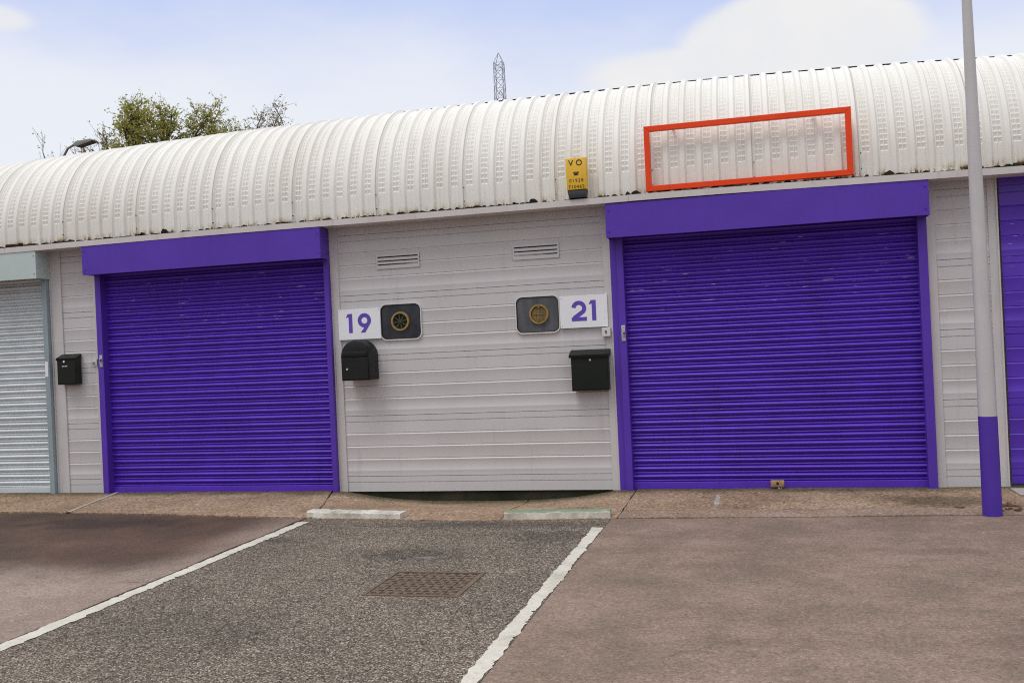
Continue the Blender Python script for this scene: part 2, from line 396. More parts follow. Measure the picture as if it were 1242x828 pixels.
# --- wall panels: sectional boards, grooves in real depth
ZJ = [.161 + .62 * (4 - k) for k in range(0, 6)]   # joints, top to bottom
def panel_profile(ztop, zbot, y=0.):
    pts = []; ev = []
    for zj in ZJ:
        ev += [(zj, 'j'), (zj - .062, 's'), (zj - .18, 'v'), (zj - .31, 'v'), (zj - .44, 'v'), (zj - .557, 'l')]
    off = 0
    pts.append((y, ztop))
    for z, k in ev:
        if z > ztop - .02 or z < zbot + .012: continue
        if k == 'j': pts += [(y - .002, z + .003), (y + .010, z + .002), (y + .010, z - .0015), (y, z - .0025)]
        elif k == 's': pts += [(y, z + .005), (y + .007, z + .001), (y + .007, z - .003), (y, z - .005)]
        elif k == 'v': pts += [(y, z + .005), (y + .006, z + .002), (y + .005, z - .001), (y - .005, z - .012), (y - .0045, z - .018), (y, z - .034)]
        elif k == 'l': pts += [(y, z + .004), (y - .003, z - .004), (y - .003, z - .010), (y, z - .03)]
        if k == 'l': pass
    # the step-out under the ledge runs to the next joint
    out = []; step = False
    for (yy, z) in pts: out.append((yy, z))
    return out + [(out[-1][0], zbot)]
def wall_panel(x0, x1, fl, fr, mat, fmat, name='wall_panel', ztop=2.76, zbot=.004, y=0., fy=None, label=None):
    b = MB(); prof = panel_profile(ztop, zbot, y)
    b.extrude_x(prof, arange(x0 + fl, x1 - fr, .25), warp=lambda x, z: (.0012 * math.sin(3.1 * x + 5 * z), .0015 * math.sin(1.7 * x)))
    o = b.build(name, mat, bld, smooth=25, fix=False)
    o.data.flip_normals()
    if label: o['label'] = label
    f = MB(); fy = -.014 if fy is None else fy
    for w_, a, c, d in ((fl, x0, x0 + fl, 1), (fr, x1 - fr, x1, -1)):
        if not w_: continue
        # one angle-shaped upright: flat face with a raised outer nib
        e0, e1 = (a, a + .013) if d > 0 else (c - .013, c)
        poly = [(a, .03), (a, fy - .012), (e1, fy - .012), (e1, fy), (c, fy), (c, .03)] if d > 0 else [(a, .03), (a, fy), (e0, fy), (e0, fy - .012), (c, fy - .012), (c, .03)]
        f = MB(); nn = len(poly)
        f.add([(px, py, .002) for px, py in poly] + [(px, py, ztop) for px, py in poly], [tuple(range(nn)), tuple(range(2 * nn - 1, nn - 1, -1))] + [(i, (i + 1) % nn, (i + 1) % nn + nn, i + nn) for i in range(nn)])
        f.build('panel_frame', fmat, o)
    return o
wall_panel(2.302, 5.214, .085, .075, M['panel'], M['frame'])
wall_panel(-1.114, -.507, .145, .05, M['panel'], M['frame'])
wall_panel(8.046, 8.633, .075, .078, M['panel'], M['frame'])
wall_panel(11.45, X1, .08, .08, M['panel'], M['frame'])
wall_panel(X0, -3.97, .08, .05, M['panel'], M['frame'])
sd = wall_panel(8.66, 11.44, .0, .05, M['door'], M['frame'], 'sectional_door', zbot=.03, y=.03, label='flat purple horizontally boarded door')

# core walls, plinth
b = MB(); b.box(X0, X1, .10, 12, -.1, 2.72)
b.build('core_wall', M['wallside'], bld)
b = MB(); b.box(X0, X1, .02, .095, -.16, -.002); b.build('plinth', M['plinth'], bld)

# --- roller doors
def roller(name, xa, xb, gl, gr, bx0, bx1, slat, guide, boxm, boxlabel, seed, sidebolts=True):
    root = bpy.data.objects.new(name, None); COL.objects.link(root); root.parent = bld; root.empty_display_size = .1
    root.location = (0, 0, 0); root['label'] = boxlabel
    r = random.Random(seed)
    # curtain : slats of 76 mm, each a bead and a long curved blade
    prof = []; z = .075; p = .0737
    while z < 2.47:
        j = r.uniform(-.0018, .0018); yb = .030 + j
        for k in range(5):                       # bead
            a = PI * k / 4; prof.append((yb + .004 - .010 * math.sin(a), z + .010 - .009 * math.cos(a)))
        prof.append((yb + .010, z + .0205))
        for k in range(9):                       # blade, fuller towards its top
            t = k / 8; a = PI * t
            prof.append((yb + .008 - + .028 * math.sin(PI * t ** 1.35), z + .0220 + .0495 * t))
        prof.append((yb + .012, z + .0732))
        z += p
    b = MB(); xs = arange(xa, xb, .16)
    ph = r.uniform(0, 6)
    b.extrude_x(prof, xs, warp=lambda x, z: (.0022 * math.sin(2.1 * x + ph + 3.3 * z) * math.sin(1.3 * z + ph), .0016 * math.sin(1.1 * x + ph + 9 * z)))
    c = b.build('shutter_curtain', slat, root, smooth=50, fix=False); c.data.flip_normals()
    b = MB(); b.box(xa, xb, .004, .055, .006, .074, .004); b.build('bottom_bar', slat, root)
    for (g0, g1) in (gl, gr):
        b = MB(); b.box(g0, g1, -.072, .06, 0.0, 2.42, .004); b.build('guide', guide, root)
    # hood
    b = MB(); x0, x1 = bx0, bx1; y0, y1, z0, z1 = -.232, -.002, 2.405, 2.722
    prof = [(y0, z0), (y0, z1), (y1, z1), (y1, z1 - .006), (y0 + .006, z1 - .006), (y0 + .006, z0 + .014), (y0 + .05, z0 + .014), (y0 + .05, z0)]
    b.extrude_x(prof, [x0 + .004] + arange(x0 + .2, x1 - .2, .3) + [x1 - .004], closed=True, warp=lambda x, z: (.0015 * math.sin(2.7 * x + ph), .002 * math.sin(1.9 * x + ph)))
    b.box(x0, x0 + .004, y0 + .001, y1 - .001, z0 + .001, z1 - .001); b.box(x1 - .004, x1, y0 + .001, y1 - .001, z0 + .001, z1 - .001)
    for xx in (x0 + .03, x1 - .03):
        for zz in (z0 + .06, z1 - .06): b.cyl_y(xx, zz, .009, y0 - .006, y0 + .003, 8)
    b.build('shutter_box', boxm, root, smooth=30)
    # steel side bolts
    return root
d19 = roller('roller_door', -.43, 2.26, (-.49, -.42), (2.246, 2.30), -.512, 2.302, M['door'], M['purple'], M['purple'], 'purple roller door of unit 19', 3)
d21 = roller('roller_door', 5.33, 7.975, (5.28, 5.345), (7.966, 8.043), 5.218, 8.048, M['door'], M['purple'], M['purple'], 'purple roller door of unit 21', 5)
dS = roller('roller_door', -3.9, -1.17, (-3.96, -3.88), (-1.18, -1.118), -3.98, -1.105, M['galv'], M['silver_guide'], M['silver_box'], 'bare silver roller door', 9)
b = MB(); b.box(5.216, 5.279, -.036, .02, 0, 2.42, .003); b.build('guide_strip', M['purple'], d21)
def bolt(parent, x, z0, z1):
    b = MB(); y = -.074
    b.box(x - .019, x + .019, y - .006, y + .004, z0, z1, .002)
    b.box(x - .008, x + .017, y - .022, y - .005, z0 + .05, z1 - .035, .003)
    for zz in (z0 + .018, z1 - .018): b.cyl_y(x - .006, zz, .007, y - .011, y - .004, 10)
    b.build('bolt', M['steel'], parent)
    b = MB(); b.box(x + .002, x + .015, y - .026, y - .021, z0 + .06, z0 + .085); b.build('keyhole', M['slot'], parent)
bolt(d19, -.446, 1.40, 1.53); bolt(d21, 5.318, 1.43, 1.58)
b = MB(); b.box(-1.172, -1.135, -.0765, -.071, 1.315, 1.485, .001); o = b.build('sticker', M['white'], dS)

# --- windows with round ventilators
def window(x0, x1, z0, z1, glass, vx, vz, ventmat, blades, lab):
    root = bpy.data.objects.new('window', None); COL.objects.link(root); root.parent = bld; root.empty_display_size = .1; root['label'] = lab
    b = MB(); b.ring(rrect(x0 - .010, x1 + .010, z0 - .012, z1 + .008, .070), rrect(x0, x1, z0, z1, .06), -.020, .012)
    b.build('window_frame', M['whitebox'], root, smooth=30)
    b = MB(); b.ring(rrect(x0, x1, z0, z1, .06), rrect(x0 + .007, x1 - .007, z0 + .007, z1 - .007, .055), -.018, .012)
    b.build('rubber_seal', M['black'], root, smooth=30)
    b = MB(); b.prism(rrect(x0 + .005, x1 - .005, z0 + .005, z1 - .005, .055), -.0095, .01); b.build('glass', glass, root)
    b = MB(); n = 32
    circ = lambda r: [(vx + r * math.cos(2 * PI * k / n), vz + r * math.sin(2 * PI * k / n)) for k in range(n)]
    b.ring(circ(.096), circ(.079), -.034, -.004)
    b.ring(circ(.098), circ(.094), -.020, -.004)
    ring_ = b.build('ventilator', M['brass'], root, smooth=30); b = MB()
    if blades:
        b.cyl_y(vx, vz, .016, -.030, -.012, 12)
        for k in range(8):
            a = 2 * PI * k / 8 + .25; ca, sa = math.cos(a), math.sin(a); w = .006
            pts = [(vx + ca * .010 - sa * w, vz + sa * .010 + ca * w), (vx + ca * .010 + sa * w, vz + sa * .010 - ca * w),
                   (vx + ca * .076 + sa * w * 2.2, vz + sa * .076 - ca * w * 2.2), (vx + ca * .076 - sa * w * .3, vz + sa * .076 + ca * w * .3)]
            b.prism(pts, -.021, -.017)
    else:
        b.cyl_y(vx, vz, .074, -.016, -.008, 28)
        b.box(vx - .006, vx + .006, -.026, -.015, vz - .07, vz + .055, .002); b.box(vx - .055, vx + .055, -.024, -.0155, vz - .004, vz + .006, .002)
        for dx in (-.036, .03): b.box(vx + dx, vx + dx + .006, -.022, -.0156, vz - .055, vz + .03)
        b.box(vx - .012, vx + .012, -.036, -.028, vz + .06, vz + .09)
    b.build('fan', ventmat, root, smooth=30)
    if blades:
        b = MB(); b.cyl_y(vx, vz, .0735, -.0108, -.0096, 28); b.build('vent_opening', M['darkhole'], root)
window(2.835, 3.262, 1.552, 1.905, M['glass'], 3.046, 1.731, M['blade'], True, 'rounded dark window beside the 19 sign')
window(4.262, 4.688, 1.552, 1.902, M['glass2'], 4.49, 1.730, M['brass_dark'], False, 'rounded window with painted grey reflection beside the 21 sign')

# --- vent grilles
def grille(x0, x1, lab):
    b = MB(); z0, z1 = 2.272, 2.418; y0 = -.011
    zs = [(2.385, 2.398), (2.345, 2.357), (2.309, 2.321)]
    lo = z0
    for (a, c) in reversed(zs):
        b.box(x0, x1, y0, .004, lo, a, .0015); lo = c
    b.box(x0, x1, y0, .004, lo, z1, .0015)
    b.box(x0, x0 + .013, y0 + .0004, .0036, z0 + .0005, z1 - .0005); b.box(x1 - .016, x1, y0 + .0004, .0036, z0 + .0005, z1 - .0005)
    o = b.build('vent_grille', M['panel'], bld); o['label'] = lab
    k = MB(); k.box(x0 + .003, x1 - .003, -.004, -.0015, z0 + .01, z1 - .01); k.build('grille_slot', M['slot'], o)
grille(2.81, 3.276, 'slotted vent above the 19 window'); grille(4.25, 4.716, 'slotted vent above the 21 window')

# --- gutter: the long run sags a little towards its ends
def bow(x): return -.020 * (max(0., 4.2 - x) / 6) ** 2 - .020 * (max(0., x - 5.6) / 3.2) ** 2
b = MB()
def gut(xa, xb, dz):
    prof = [(-.238, 2.727 + dz), (-.238, 2.786 + dz), (-.226, 2.786 + dz), (-.226, 2.738 + dz), (-.02, 2.738 + dz), (-.02, 2.727 + dz)]
    b.extrude_x(prof, arange(xa, xb, .4), closed=True, warp=lambda x, z: (.002 * math.sin(2 * x), .003 * math.sin(1.3 * x + .5) + max(-.02, bow(x))))
for (xa, xb, dz) in [(X0, -1.5, 0), (-1.497, 2.452, .001), (2.455, 5.44, 0), (5.443, 8.4, .0015), (8.403, X1, 0)]: gut(xa, xb, dz)
b.build('gutter', M['fascia'], bld, smooth=30)

# --- barrel roof of crimped sheet
PITCH, XR = .1535, 5.180
RB, ZB, YB, ZE = 1.08, 2.97, -.138, 2.801
RH = .023
cols = []          # (x, height, crimp weight)
k0, k1 = int(math.floor((X0 - XR) / PITCH)), int(math.ceil((X1 - XR) / PITCH))
unit = [(-.037, 0, 0), (-.019, RH, 0), (.019, RH, 0), (.037, 0, 0), (.044, 0, 0), (.047, 0, 1), (.071, 0, 1), (.0735, 0, .1), (.0795, 0, .1), (.082, 0, 1), (.1055, 0, 1), (.1095, 0, 0)]
for k in range(k0, k1):
    for (dx, h, w) in unit: cols.append((XR + k * PITCH + dx, h, w))
cols = np.array(cols)
lap = ((cols[:, 0] - 1.047 - .02) % .921) / .921
# stations along the sheet : straight, arc, flat top slope
stn = []           # (y, z, ny, nz, crimp)
for z in np.linspace(ZE, ZB + .055, 5)[:-1]: stn.append((YB, min(z, ZB), -1, 0, 0))
stn = [(YB, z, -1., 0., 0.) for z in np.linspace(ZE, ZB, 4)]
CP = .0535; th0 = .05; ncr = 24
ths = []
for i in range(ncr):
    for (t, c) in ((0, 0.), (.16, 1.), (.70, .45), (.90, 0.)):
        th = th0 + (i + t) * CP / RB
        fade = 1.0 if i < 18 else max(.12, 1 - (i - 18) / 8)
        ths.append((th, c * fade))
ths.append((th0 + ncr * CP / RB, 0))
for t in np.linspace(th0 + ncr * CP / RB + .03, R_(84), 5): ths.append((t, 0))
for (t, c) in ths:
    stn.append((YB + RB * (1 - math.cos(t)), ZB + RB * math.sin(t), -math.cos(t), math.sin(t), c))
t = R_(84); ye, ze = stn[-1][0], stn[-1][1]
for d in (1.2, 2.6, 4.5): stn.append((ye + d * math.cos(R_(6)), ze + d * math.sin(R_(6)), -math.sin(R_(6)), math.cos(R_(6)), 0))
ry, rz = stn[-1][0], stn[-1][1]
stn.append((12.1, rz - .75, .1, .99, 0))
S = np.array(stn)
A = np.add.outer(np.zeros(len(S)), cols[:, 1]) - .0095 * np.outer(S[:, 4], cols[:, 2])
A += (.0022 * np.sin(cols[:, 0] * 2.3)[None, :] + .0014 * rng.standard_normal(len(cols))[None, :])
A += np.where(lap < .5, 0, .0015)[None, :]
V = np.stack([np.broadcast_to(cols[:, 0], A.shape), S[:, 0][:, None] + S[:, 2][:, None] * A, S[:, 1][:, None] + S[:, 3][:, None] * A], -1)
xb = cols[:, 0]
drop = .125 * (np.clip(4.2 - xb, 0, 9) / 7.0) ** 2 + .085 * (np.clip(xb - 5.0, 0, 9) / 4.2) ** 2
V[..., 2] -= np.clip((V[..., 2] - ZE) / 1.2, 0, 1.1) * drop[None, :] + np.minimum(.02, .02 * (np.clip(4.2 - xb, 0, 9) / 6) ** 2 + .02 * (np.clip(xb - 5.6, 0, 9) / 3.2) ** 2)[None, :]
# dents and ragged lower edge
V[0, :, 2] += rng.normal(0, .004, len(cols))
for (dx, dth, r, d) in [(3.05, .75, .10, .012), (6.3, .5, .12, .006), (1.3, .4, .15, .006), (7.9, .9, .12, .006)]:
    cy, cz = YB + RB * (1 - math.cos(dth)), ZB + RB * math.sin(dth)
    w = np.exp(-((V[..., 0] - dx) ** 2 + (V[..., 1] - cy) ** 2 + (V[..., 2] - cz) ** 2) / r ** 2) * d
    V[..., 1] -= S[:, 2][:, None] * w; V[..., 2] -= S[:, 3][:, None] * w
nr, nc = A.shape
idx = np.arange(nr * nc).reshape(nr, nc)
F = np.stack([idx[:-1, :-1], idx[:-1, 1:], idx[1:, 1:], idx[1:, :-1]], -1).reshape(-1, 4)
me = bpy.data.meshes.new('roof'); me.from_pydata(V.reshape(-1, 3).tolist(), [], F.tolist())
me.polygons.foreach_set('use_smooth', [True] * len(me.polygons)); me.set_sharp_from_angle(angle=R_(22))
me.materials.append(M['roof'])
roof = bpy.data.objects.new('roof', me); COL.objects.link(roof); roof.parent = bld
# dark profile filler under the rib ends behind the crest
b = MB(); t0, t1 = R_(80.5), R_(82)
def arcp(t, h): return (YB + RB * (1 - math.cos(t)) - h * math.cos(t), ZB + RB * math.sin(t) + h * math.sin(t))
dropf = lambda x: -(.125 * (max(0, 4.2 - x) / 7.0) ** 2 + .085 * (max(0, x - 5.0) / 4.2) ** 2 + min(.02, -bow(x)))
b.extrude_x([arcp(t0, -.002), arcp(t0, .0165), arcp(t1, .0165), arcp(t1, -.002)], arange(X0, X1, .3), closed=True, warp=lambda x, z: (0, dropf(x)))
b.build('profile_filler', M['slot'], roof)
# moss and debris in the gutter
b = MB(); r = random.Random(4)
x = X0
while x < X1:
    dens = .5 + .5 * math.sin(x * 1.7 + 1) * math.sin(x * .63)
    if r.random() < .5 + .6 * dens:
        w = r.uniform(.02, .10); h = r.uniform(.010, .028) * (1 + 1.2 * (r.random() < .12)); y = -.20; zb_ = 2.785 + max(-.02, bow(x))
        n = 6; poly = []
        for k in range(n + 1):
            a = PI * k / n; rr = r.uniform(.75, 1.15)
            poly.append((x + w * .5 * math.cos(a) * rr, zb_ + h * math.sin(a) * rr))
        poly = [(x - w * .55, zb_ - .02)] + [p for p in reversed(poly)] + [(x + w * .55, zb_ - .02)]
        b.prism(poly[::-1], y - .02, y + .035)
    x += r.uniform(.02, .09)
o = b.build('moss', M['moss'], roof); o['kind'] = 'stuff'
# roofing screws near the laps
b = MB()
x = 1.047 - .921 * 7
while x < X1:
    for z in (2.86, 3.0):
        b.cyl_y(x + .018, z + .01 * r.random(), .0055, YB - .046, YB - .03, 8)
    x += .921
b.build('roof_screw', M['charcoal'], roof)['kind'] = 'stuff'

# ------------------------------------------------------------------ signs with house numbers
def strokes(parent_name, paths, w, y, mat, parent):
    """flat vinyl characters: each path is a polyline of (x,z)"""
    b = MB()
    for pth in paths:
        n = len(pth); L = []; Rr = []
        for i in range(n):
            a = Vector(pth[max(i - 1, 0)]); c = Vector(pth[min(i + 1, n - 1)]); t = (c - a).normalized(); nn = Vector((-t.y, t.x))
            p = Vector(pth[i]); L.append(p + nn * w / 2); Rr.append(p - nn * w / 2)
        b.prism([tuple(p) for p in Rr] + [tuple(p) for p in reversed(L)], y - .0015, y)
    return b.build(parent_name, mat, parent)
def arcpts(cx, cz, r, a0, a1, n=14): return [(cx + r * math.cos(R_(a0 + (a1 - a0) * k / n)), cz + r * math.sin(R_(a0 + (a1 - a0) * k / n))) for k in range(n + 1)]
def digit(ch, x, z, h, w, y, mat, parent):
    """x,z = lower left corner"""
    if ch == '1':
        P = [(x, z + h * .80), (x, z + h), (x + w * 1.75, z + h), (x + w * 1.75, z), (x + w * .75, z), (x + w * .75, z + h * .83)]
        b = MB(); b.prism([P[0], P[5], P[4], P[3], P[2], (x + w * .55, z + h)], y - .0015, y)
        return b.build('number', mat, parent)
    if ch == '2':
        r = h * .27; cx, cz = x + r + w * .5, z + h - r - w * .5
        path = arcpts(cx, cz, r, 172, -38)
        path += [(x + w * .55, z + w * .72)]
        o = MB()
        def add(pth, ww):
            n = len(pth); L = []; Rr = []
            for i in range(n):
                a = Vector(pth[max(i - 1, 0)]); c = Vector(pth[min(i + 1, n - 1)]); t = (c - a).normalized(); nn = Vector((-t.y, t.x)); p = Vector(pth[i])
                L.append(p + nn * ww / 2); Rr.append(p - nn * ww / 2)
            o.prism([tuple(p) for p in Rr] + [tuple(p) for p in reversed(L)], y - .0015, y)
        add(path, w)
        o.box(x, x + 2 * r + w * 1.05, y - .0017, y - .0001, z, z + w * .92)
        return o.build('number', mat, parent)
    if ch == '9':
        r = h * .27; cx, cz = x + r + w * .5, z + h - r - w * .5
        o = MB(); n = 28
        o.ring([(cx + (r + w / 2) * math.cos(2 * PI * k / n), cz + (r + w / 2) * math.sin(2 * PI * k / n)) for k in range(n)],
               [(cx + (r - w / 2) * math.cos(2 * PI * k / n), cz + (r - w / 2) * math.sin(2 * PI * k / n)) for k in range(n)], y - .0015, y)
        a = R_(-28); p1 = Vector((cx + (r + w * .5) * math.cos(a), cz + (r + w * .5) * math.sin(a)))
        d = Vector((-.56, -.83)).normalized(); nn = Vector((-d.y, d.x))
        s0 = p1; s1 = p1 + d * ((p1.y - z) / -d.y)
        o.prism([(s1.x - w * 1.22, z), (s1.x, z), (s0.x, s0.y), (s0.x - w * 1.0, s0.y - w * .1)], y - .0017, y - .0001)
        return o.build('number', mat, parent)
def number_sign(x0, x1, z0, z1, txt, label, dxs, zb, screws):
    root = empty('number_sign', (x0, -.02, z0), label, 'sign', 'unit number signs')
    b = MB(); b.box(0, x1 - x0, -.012, .006, 0, z1 - z0, .0015); b.build('board', M['white'], root)
    for ch, dx in zip(txt, dxs): digit(ch, dx, zb, .196, .040, -.0125, M['digit'], root)
    for (sx, sz) in screws:
        b = MB(); b.cyl_y(sx, sz, .005, -.0145, -.011, 8); b.build('screw', M['steel'], root)
number_sign(2.372, 2.834, 1.567, 1.88, '19', 'white sign with purple number 19 above the arched postbox', (.085, .215), .070, [(.012, .3), (.45, .3)])
number_sign(4.702, 5.168, 1.577, 1.89, '21', 'white sign with purple number 21 by the grey window', (.115, .285), .066, [(.02, .29), (.02, .02)])

# ------------------------------------------------------------------ post boxes
def hinge_lock(parent, x, z, y, mat=M['steel']):
    b = MB(); b.cyl_y(x, z, .011, y - .007, y, 14); b.build('lock', mat, parent, smooth=30)
# arched one under 19
t = empty('postbox', (2.632, -.015, 1.155), 'black arch-topped postbox fixed below the number 19 sign', 'postbox')
D = .232; W = .152; H = .40
arch = [(-W, 0), (W, 0)] + [(W * math.cos(a), H - W + W * math.sin(a)) for a in np.linspace(0, PI, 17)]
b = MB(); b.prism(arch, -D, 0, .006); b.build('body', M['black'], t, smooth=35)
b = MB(); inn = .013
door = [(-W + inn, .012), (W - inn, .012), (W - inn, .228), (.03, .228), (.018, .219), (-.018, .219), (-.03, .228), (-W + inn, .228)]
b.prism(door, -D - .008, -D + .002, .003); dd = b.build('door', M['black'], t)
b = MB(); b.cyl_y(-.085, .115, .011, -D - .016, -D - .006, 14); b.build('lock', M['steel'], dd, smooth=30)
fl = [(-W + inn, .236), (W - inn, .236)] + [((W - inn) * math.cos(a), H - W + (W - inn) * math.sin(a)) for a in np.linspace(0.05, PI - .05, 15)]
b = MB(); b.prism(fl, -D - .005, -D + .002, .003); b.box(-W + .022, W - .022, -D - .013, -D - .003, .240, .292, .004); b.build('flap', M['black'], t, smooth=35)
# square lidded one under 21
t = empty('postbox', (4.985, -.018, .972), 'square black postbox with overhanging lid under the number 21 sign', 'postbox')
b = MB(); b.box(-.178, .178, -.110, 0, 0, .33, .004); b.box(-.172, .172, -.116, -.109, .014, .318, .003); b.build('body', M['black2'], t)
b = MB(); b.extrude_x([(.002, .333), (-.132, .318), (-.138, .345), (-.118, .350), (.002, .392)], [-.193, .193], closed=True); b.build('lid', M['black'], t)
b = MB(); b.cyl_y(.01, .293, .010, -.124, -.115, 14); b.build('lock', M['steel'], t, smooth=30)
# slim one on the left pier
t = empty('postbox', (-.866, -.018, 1.222), 'slim black postbox with badge on the narrow grey pier', 'postbox')
b = MB(); b.box(-.121, .121, -.092, 0, 0, .30, .004); b.box(-.116, .116, -.097, -.091, .01, .262, .003); b.build('body', M['black2'], t)
b = MB(); b.extrude_x([(.002, .302), (-.100, .268), (-.106, .292), (.002, .336)], [-.126, .126], closed=True); b.build('lid', M['black2'], t)
b = MB(); b.cyl_y(-.022, .255, .011, -.106, -.09, 14); b.build('lock', M['white'], t, smooth=30)
b = MB()
for k in range(4): b.box(-.052 + k * .018, -.052 + k * .018 + .013, -.0985, -.0968, .198 + (.002 if k % 2 else 0), .209 + (.001 * k)) 
b.build('badge', M['galv'], t)

# key switches
t = empty('key_switch', (5.149, -.016, 1.482), 'small white square key switch under the number 21 sign', 'switch')
b = MB(); b.box(-.042, .042, -.042, .0, 0, .084, .004); b.build('housing', M['whitebox'], t)
b = MB(); b.prism([(-.006, .026), (.006, .026), (.006, .056), (-.011, .056), (-.011, .047), (-.006, .047)], -.0437, -.0415); b.build('keyhole', M['slot'], t)
t = empty('latch_bracket', (-.548, -.016, 1.408), 'small grey steel latch bracket beside the purple guide rail of unit 19', 'bracket')
b = MB(); b.box(-.055, .03, -.006, .002, .018, .055, .001); b.box(.0, .034, -.038, -.005, .0, .012, .001); b.box(.022, .034, -.038, -.0055, .0125, .082, .001); b.build('plate', M['steel'], t)
b = MB(); b.cyl_y(-.03, .036, .008, -.013, -.005, 10); b.build('screw', M['charcoal'], t)

# padlock
t = empty('padlock', (6.672, -.045, -.002), 'rusty brass padlock at the foot of the unit 21 roller door', 'padlock')
b = MB(); b.box(-.062, .06, -.030, .018, .03, .092, .008); o = b.build('body', M['lockbrass'], t, smooth=35)
b = MB(); b.cyl_y(.0, .066, .013, -.0345, -.029, 14); b.build('keyhole', M['slot'], o)
b = MB(); b.tube([(.012, -.005, .04), (.010, -.018, .018), (.018, -.02, .006), (.03, -.012, .008), (.034, 0, .035)], .0085, 8); b.build('shackle', M['steel'], t, smooth=40)

# ------------------------------------------------------------------ alarm box and empty sign frame
t = empty('alarm_box', (4.965, -.178, 2.80), 'yellow burglar alarm box with phone number on the roof edge', 'alarm')
b = MB(); b.prism([(-.094, .075), (.094, .075), (.099, .374), (-.099, .374)], -.092, 0, .010); b.build('cover', M['yellow'], t, smooth=35)
b = MB(); b.prism([(-.078, .0), (.082, .0), (.092, .070), (-.092, .070)], -.086, 0, .006); b.build('base', M['charcoal'], t, smooth=35)
def text(s, x, z, size, y, parent, mat=M['ink'], spacing=1., bold=0.):
    cu = bpy.data.curves.new('lettering', 'FONT'); cu.body = s; cu.size = size; cu.align_x = 'CENTER'; cu.extrude = .0008
    cu.space_character = spacing; cu.offset = bold
    tmp = bpy.data.objects.new('tmp_text', cu); COL.objects.link(tmp)
    dg = bpy.context.evaluated_depsgraph_get(); me = bpy.data.meshes.new_from_object(tmp.evaluated_get(dg))
    bpy.data.objects.remove(tmp)
    me.materials.clear(); me.materials.append(mat)
    o = bpy.data.objects.new('lettering', me); COL.objects.link(o); o.parent = parent
    o.rotation_euler = (R_(90), 0, 0); o.location = (x, y, z)
    return o
text('V O', -.003, .302, .075, -.0935, t, bold=.001, spacing=1.05)
text('01928', .0, .146, .044, -.0935, t, spacing=1.3)
text('710462', .0, .088, .044, -.0935, t, spacing=1.2)
# little telephone pictogram
b = MB(); zb = .222
b.prism([(-.022, zb - .012), (.022, zb - .012), (.014, zb + .008), (-.014, zb + .008)], -.0945, -.092)
b.box(-.026, .026, -.0946, -.0921, zb + .012, zb + .019); b.box(-.026, -.017, -.0944, -.0919, zb + .005, zb + .0125); b.box(.017, .026, -.0944, -.0919, zb + .005, zb + .0125)
b.build('telephone_symbol', M['ink'], t)

t = empty('sign_frame', (5.611, -.238, 2.806), 'empty red orange rectangular sign frame on the roof above unit 21', 'frame')
FW, FH, bw, dp = 1.829, .605, .051, .045
def bar(poly):
    b = MB(); b.prism(poly, 0, dp, .004); return b.build('frame_bar', M['orange'], t)
e = .0005
bar([(0, 0), (FW, 0), (FW - bw, bw), (bw, bw)]); bar([(bw, FH - bw), (FW - bw, FH - bw), (FW, FH), (0, FH)])
bar([(0, e), (bw - e, bw), (bw - e, FH - bw), (0, FH - e)]); bar([(FW - bw + e, bw), (FW, e), (FW, FH - e), (FW - bw + e, FH - bw)])
for (x, z, d) in ((.25, .022, .09), (1.5, .022, .09), (.25, .583, .18), (1.5, .583, .18)):
    b = MB(); b.box(x, x + .02, dp + .001, d, z, z + .015); b.build('bracket', M['fascia'], t)

# ------------------------------------------------------------------ lamp post by the right pier
t = empty('lamp_post', (8.212, -1.34, -.05), 'tall tapering grey lamp post with purple painted foot', 'lamp post')
rad = lambda z: .0685 - .0035 * z if z < .9 else .0654 - .0098 * (z - .9)
b = MB(); zs = [0.80, .9, 1.5, 2.2, 3, 4, 5, 6, 7]; b.tube([(-.004 * z, 0, z) for z in zs], [max(.032, rad(z)) for z in zs], 24); b.build('pole', M['pole'], t, smooth=40)
b = MB(); zs = [0, .3, .8]; b.tube([(-.004 * z, 0, z) for z in zs], [rad(z) + .0012 for z in zs], 24); b.build('painted_foot', M['pole_purple'], t, smooth=40)
b = MB(); b.tube([(-.028, 0, 7), (-.03, -.15, 7.15), (-.03, -.5, 7.22)], .025, 10); b.build('arm', M['pole'], t, smooth=40)
b = MB(); b.prism([(-.13, 7.16), (.07, 7.16), (.05, 7.26), (-.11, 7.26)], -1.1, -.48, .01); b.build('lantern', M['charcoal'], t)

# ------------------------------------------------------------------ wheel stops and manhole
def wheel_stop(x0, x1, y, h, mat, label, rot, seed):
    r = random.Random(seed); L = x1 - x0
    bm = bmesh.new(); xs = arange(0, L, .03); prof = [(-.075, -.05), (-.068, h * .8), (-.055, h), (.055, h), (.068, h * .85), (.075, -.05)]
    rows = []
    for i, x in enumerate(xs):
        rows.append([bm.verts.new((x + (r.uniform(-.004, .004) if 0 < i < len(xs) - 1 else 0), yy + r.uniform(-.004, .004) - .006 * (yy < 0) * (r.random() < .12), z + (r.uniform(-.004, .003) if z > 0 else 0))) for (yy, z) in prof])
    for a, c in zip(rows, rows[1:]):
        for k in range(len(prof) - 1): bm.faces.new((a[k], a[k + 1], c[k + 1], c[k]))
    bm.faces.new(rows[0][::-1]); bm.faces.new(rows[-1])
    b = MB(); b.bm(bm); bm.free()
    o = b.build('wheel_stop', mat, None, smooth=40); o.location = (x0, y, 0); o.rotation_euler = (0, 0, rot)
    tag(o, label, 'kerb stone', 'half sunk kerb stones across the bay')
wheel_stop(2.63, 3.55, -1.372, .056, M['kerbwhite'], 'short white painted kerb stone nearer unit 19', R_(-5.5), 1)
wheel_stop(4.45, 5.33, -1.455, .062, M['kerbgreen'], 'short kerb stone with green algae top nearer unit 21', R_(4.0), 2)

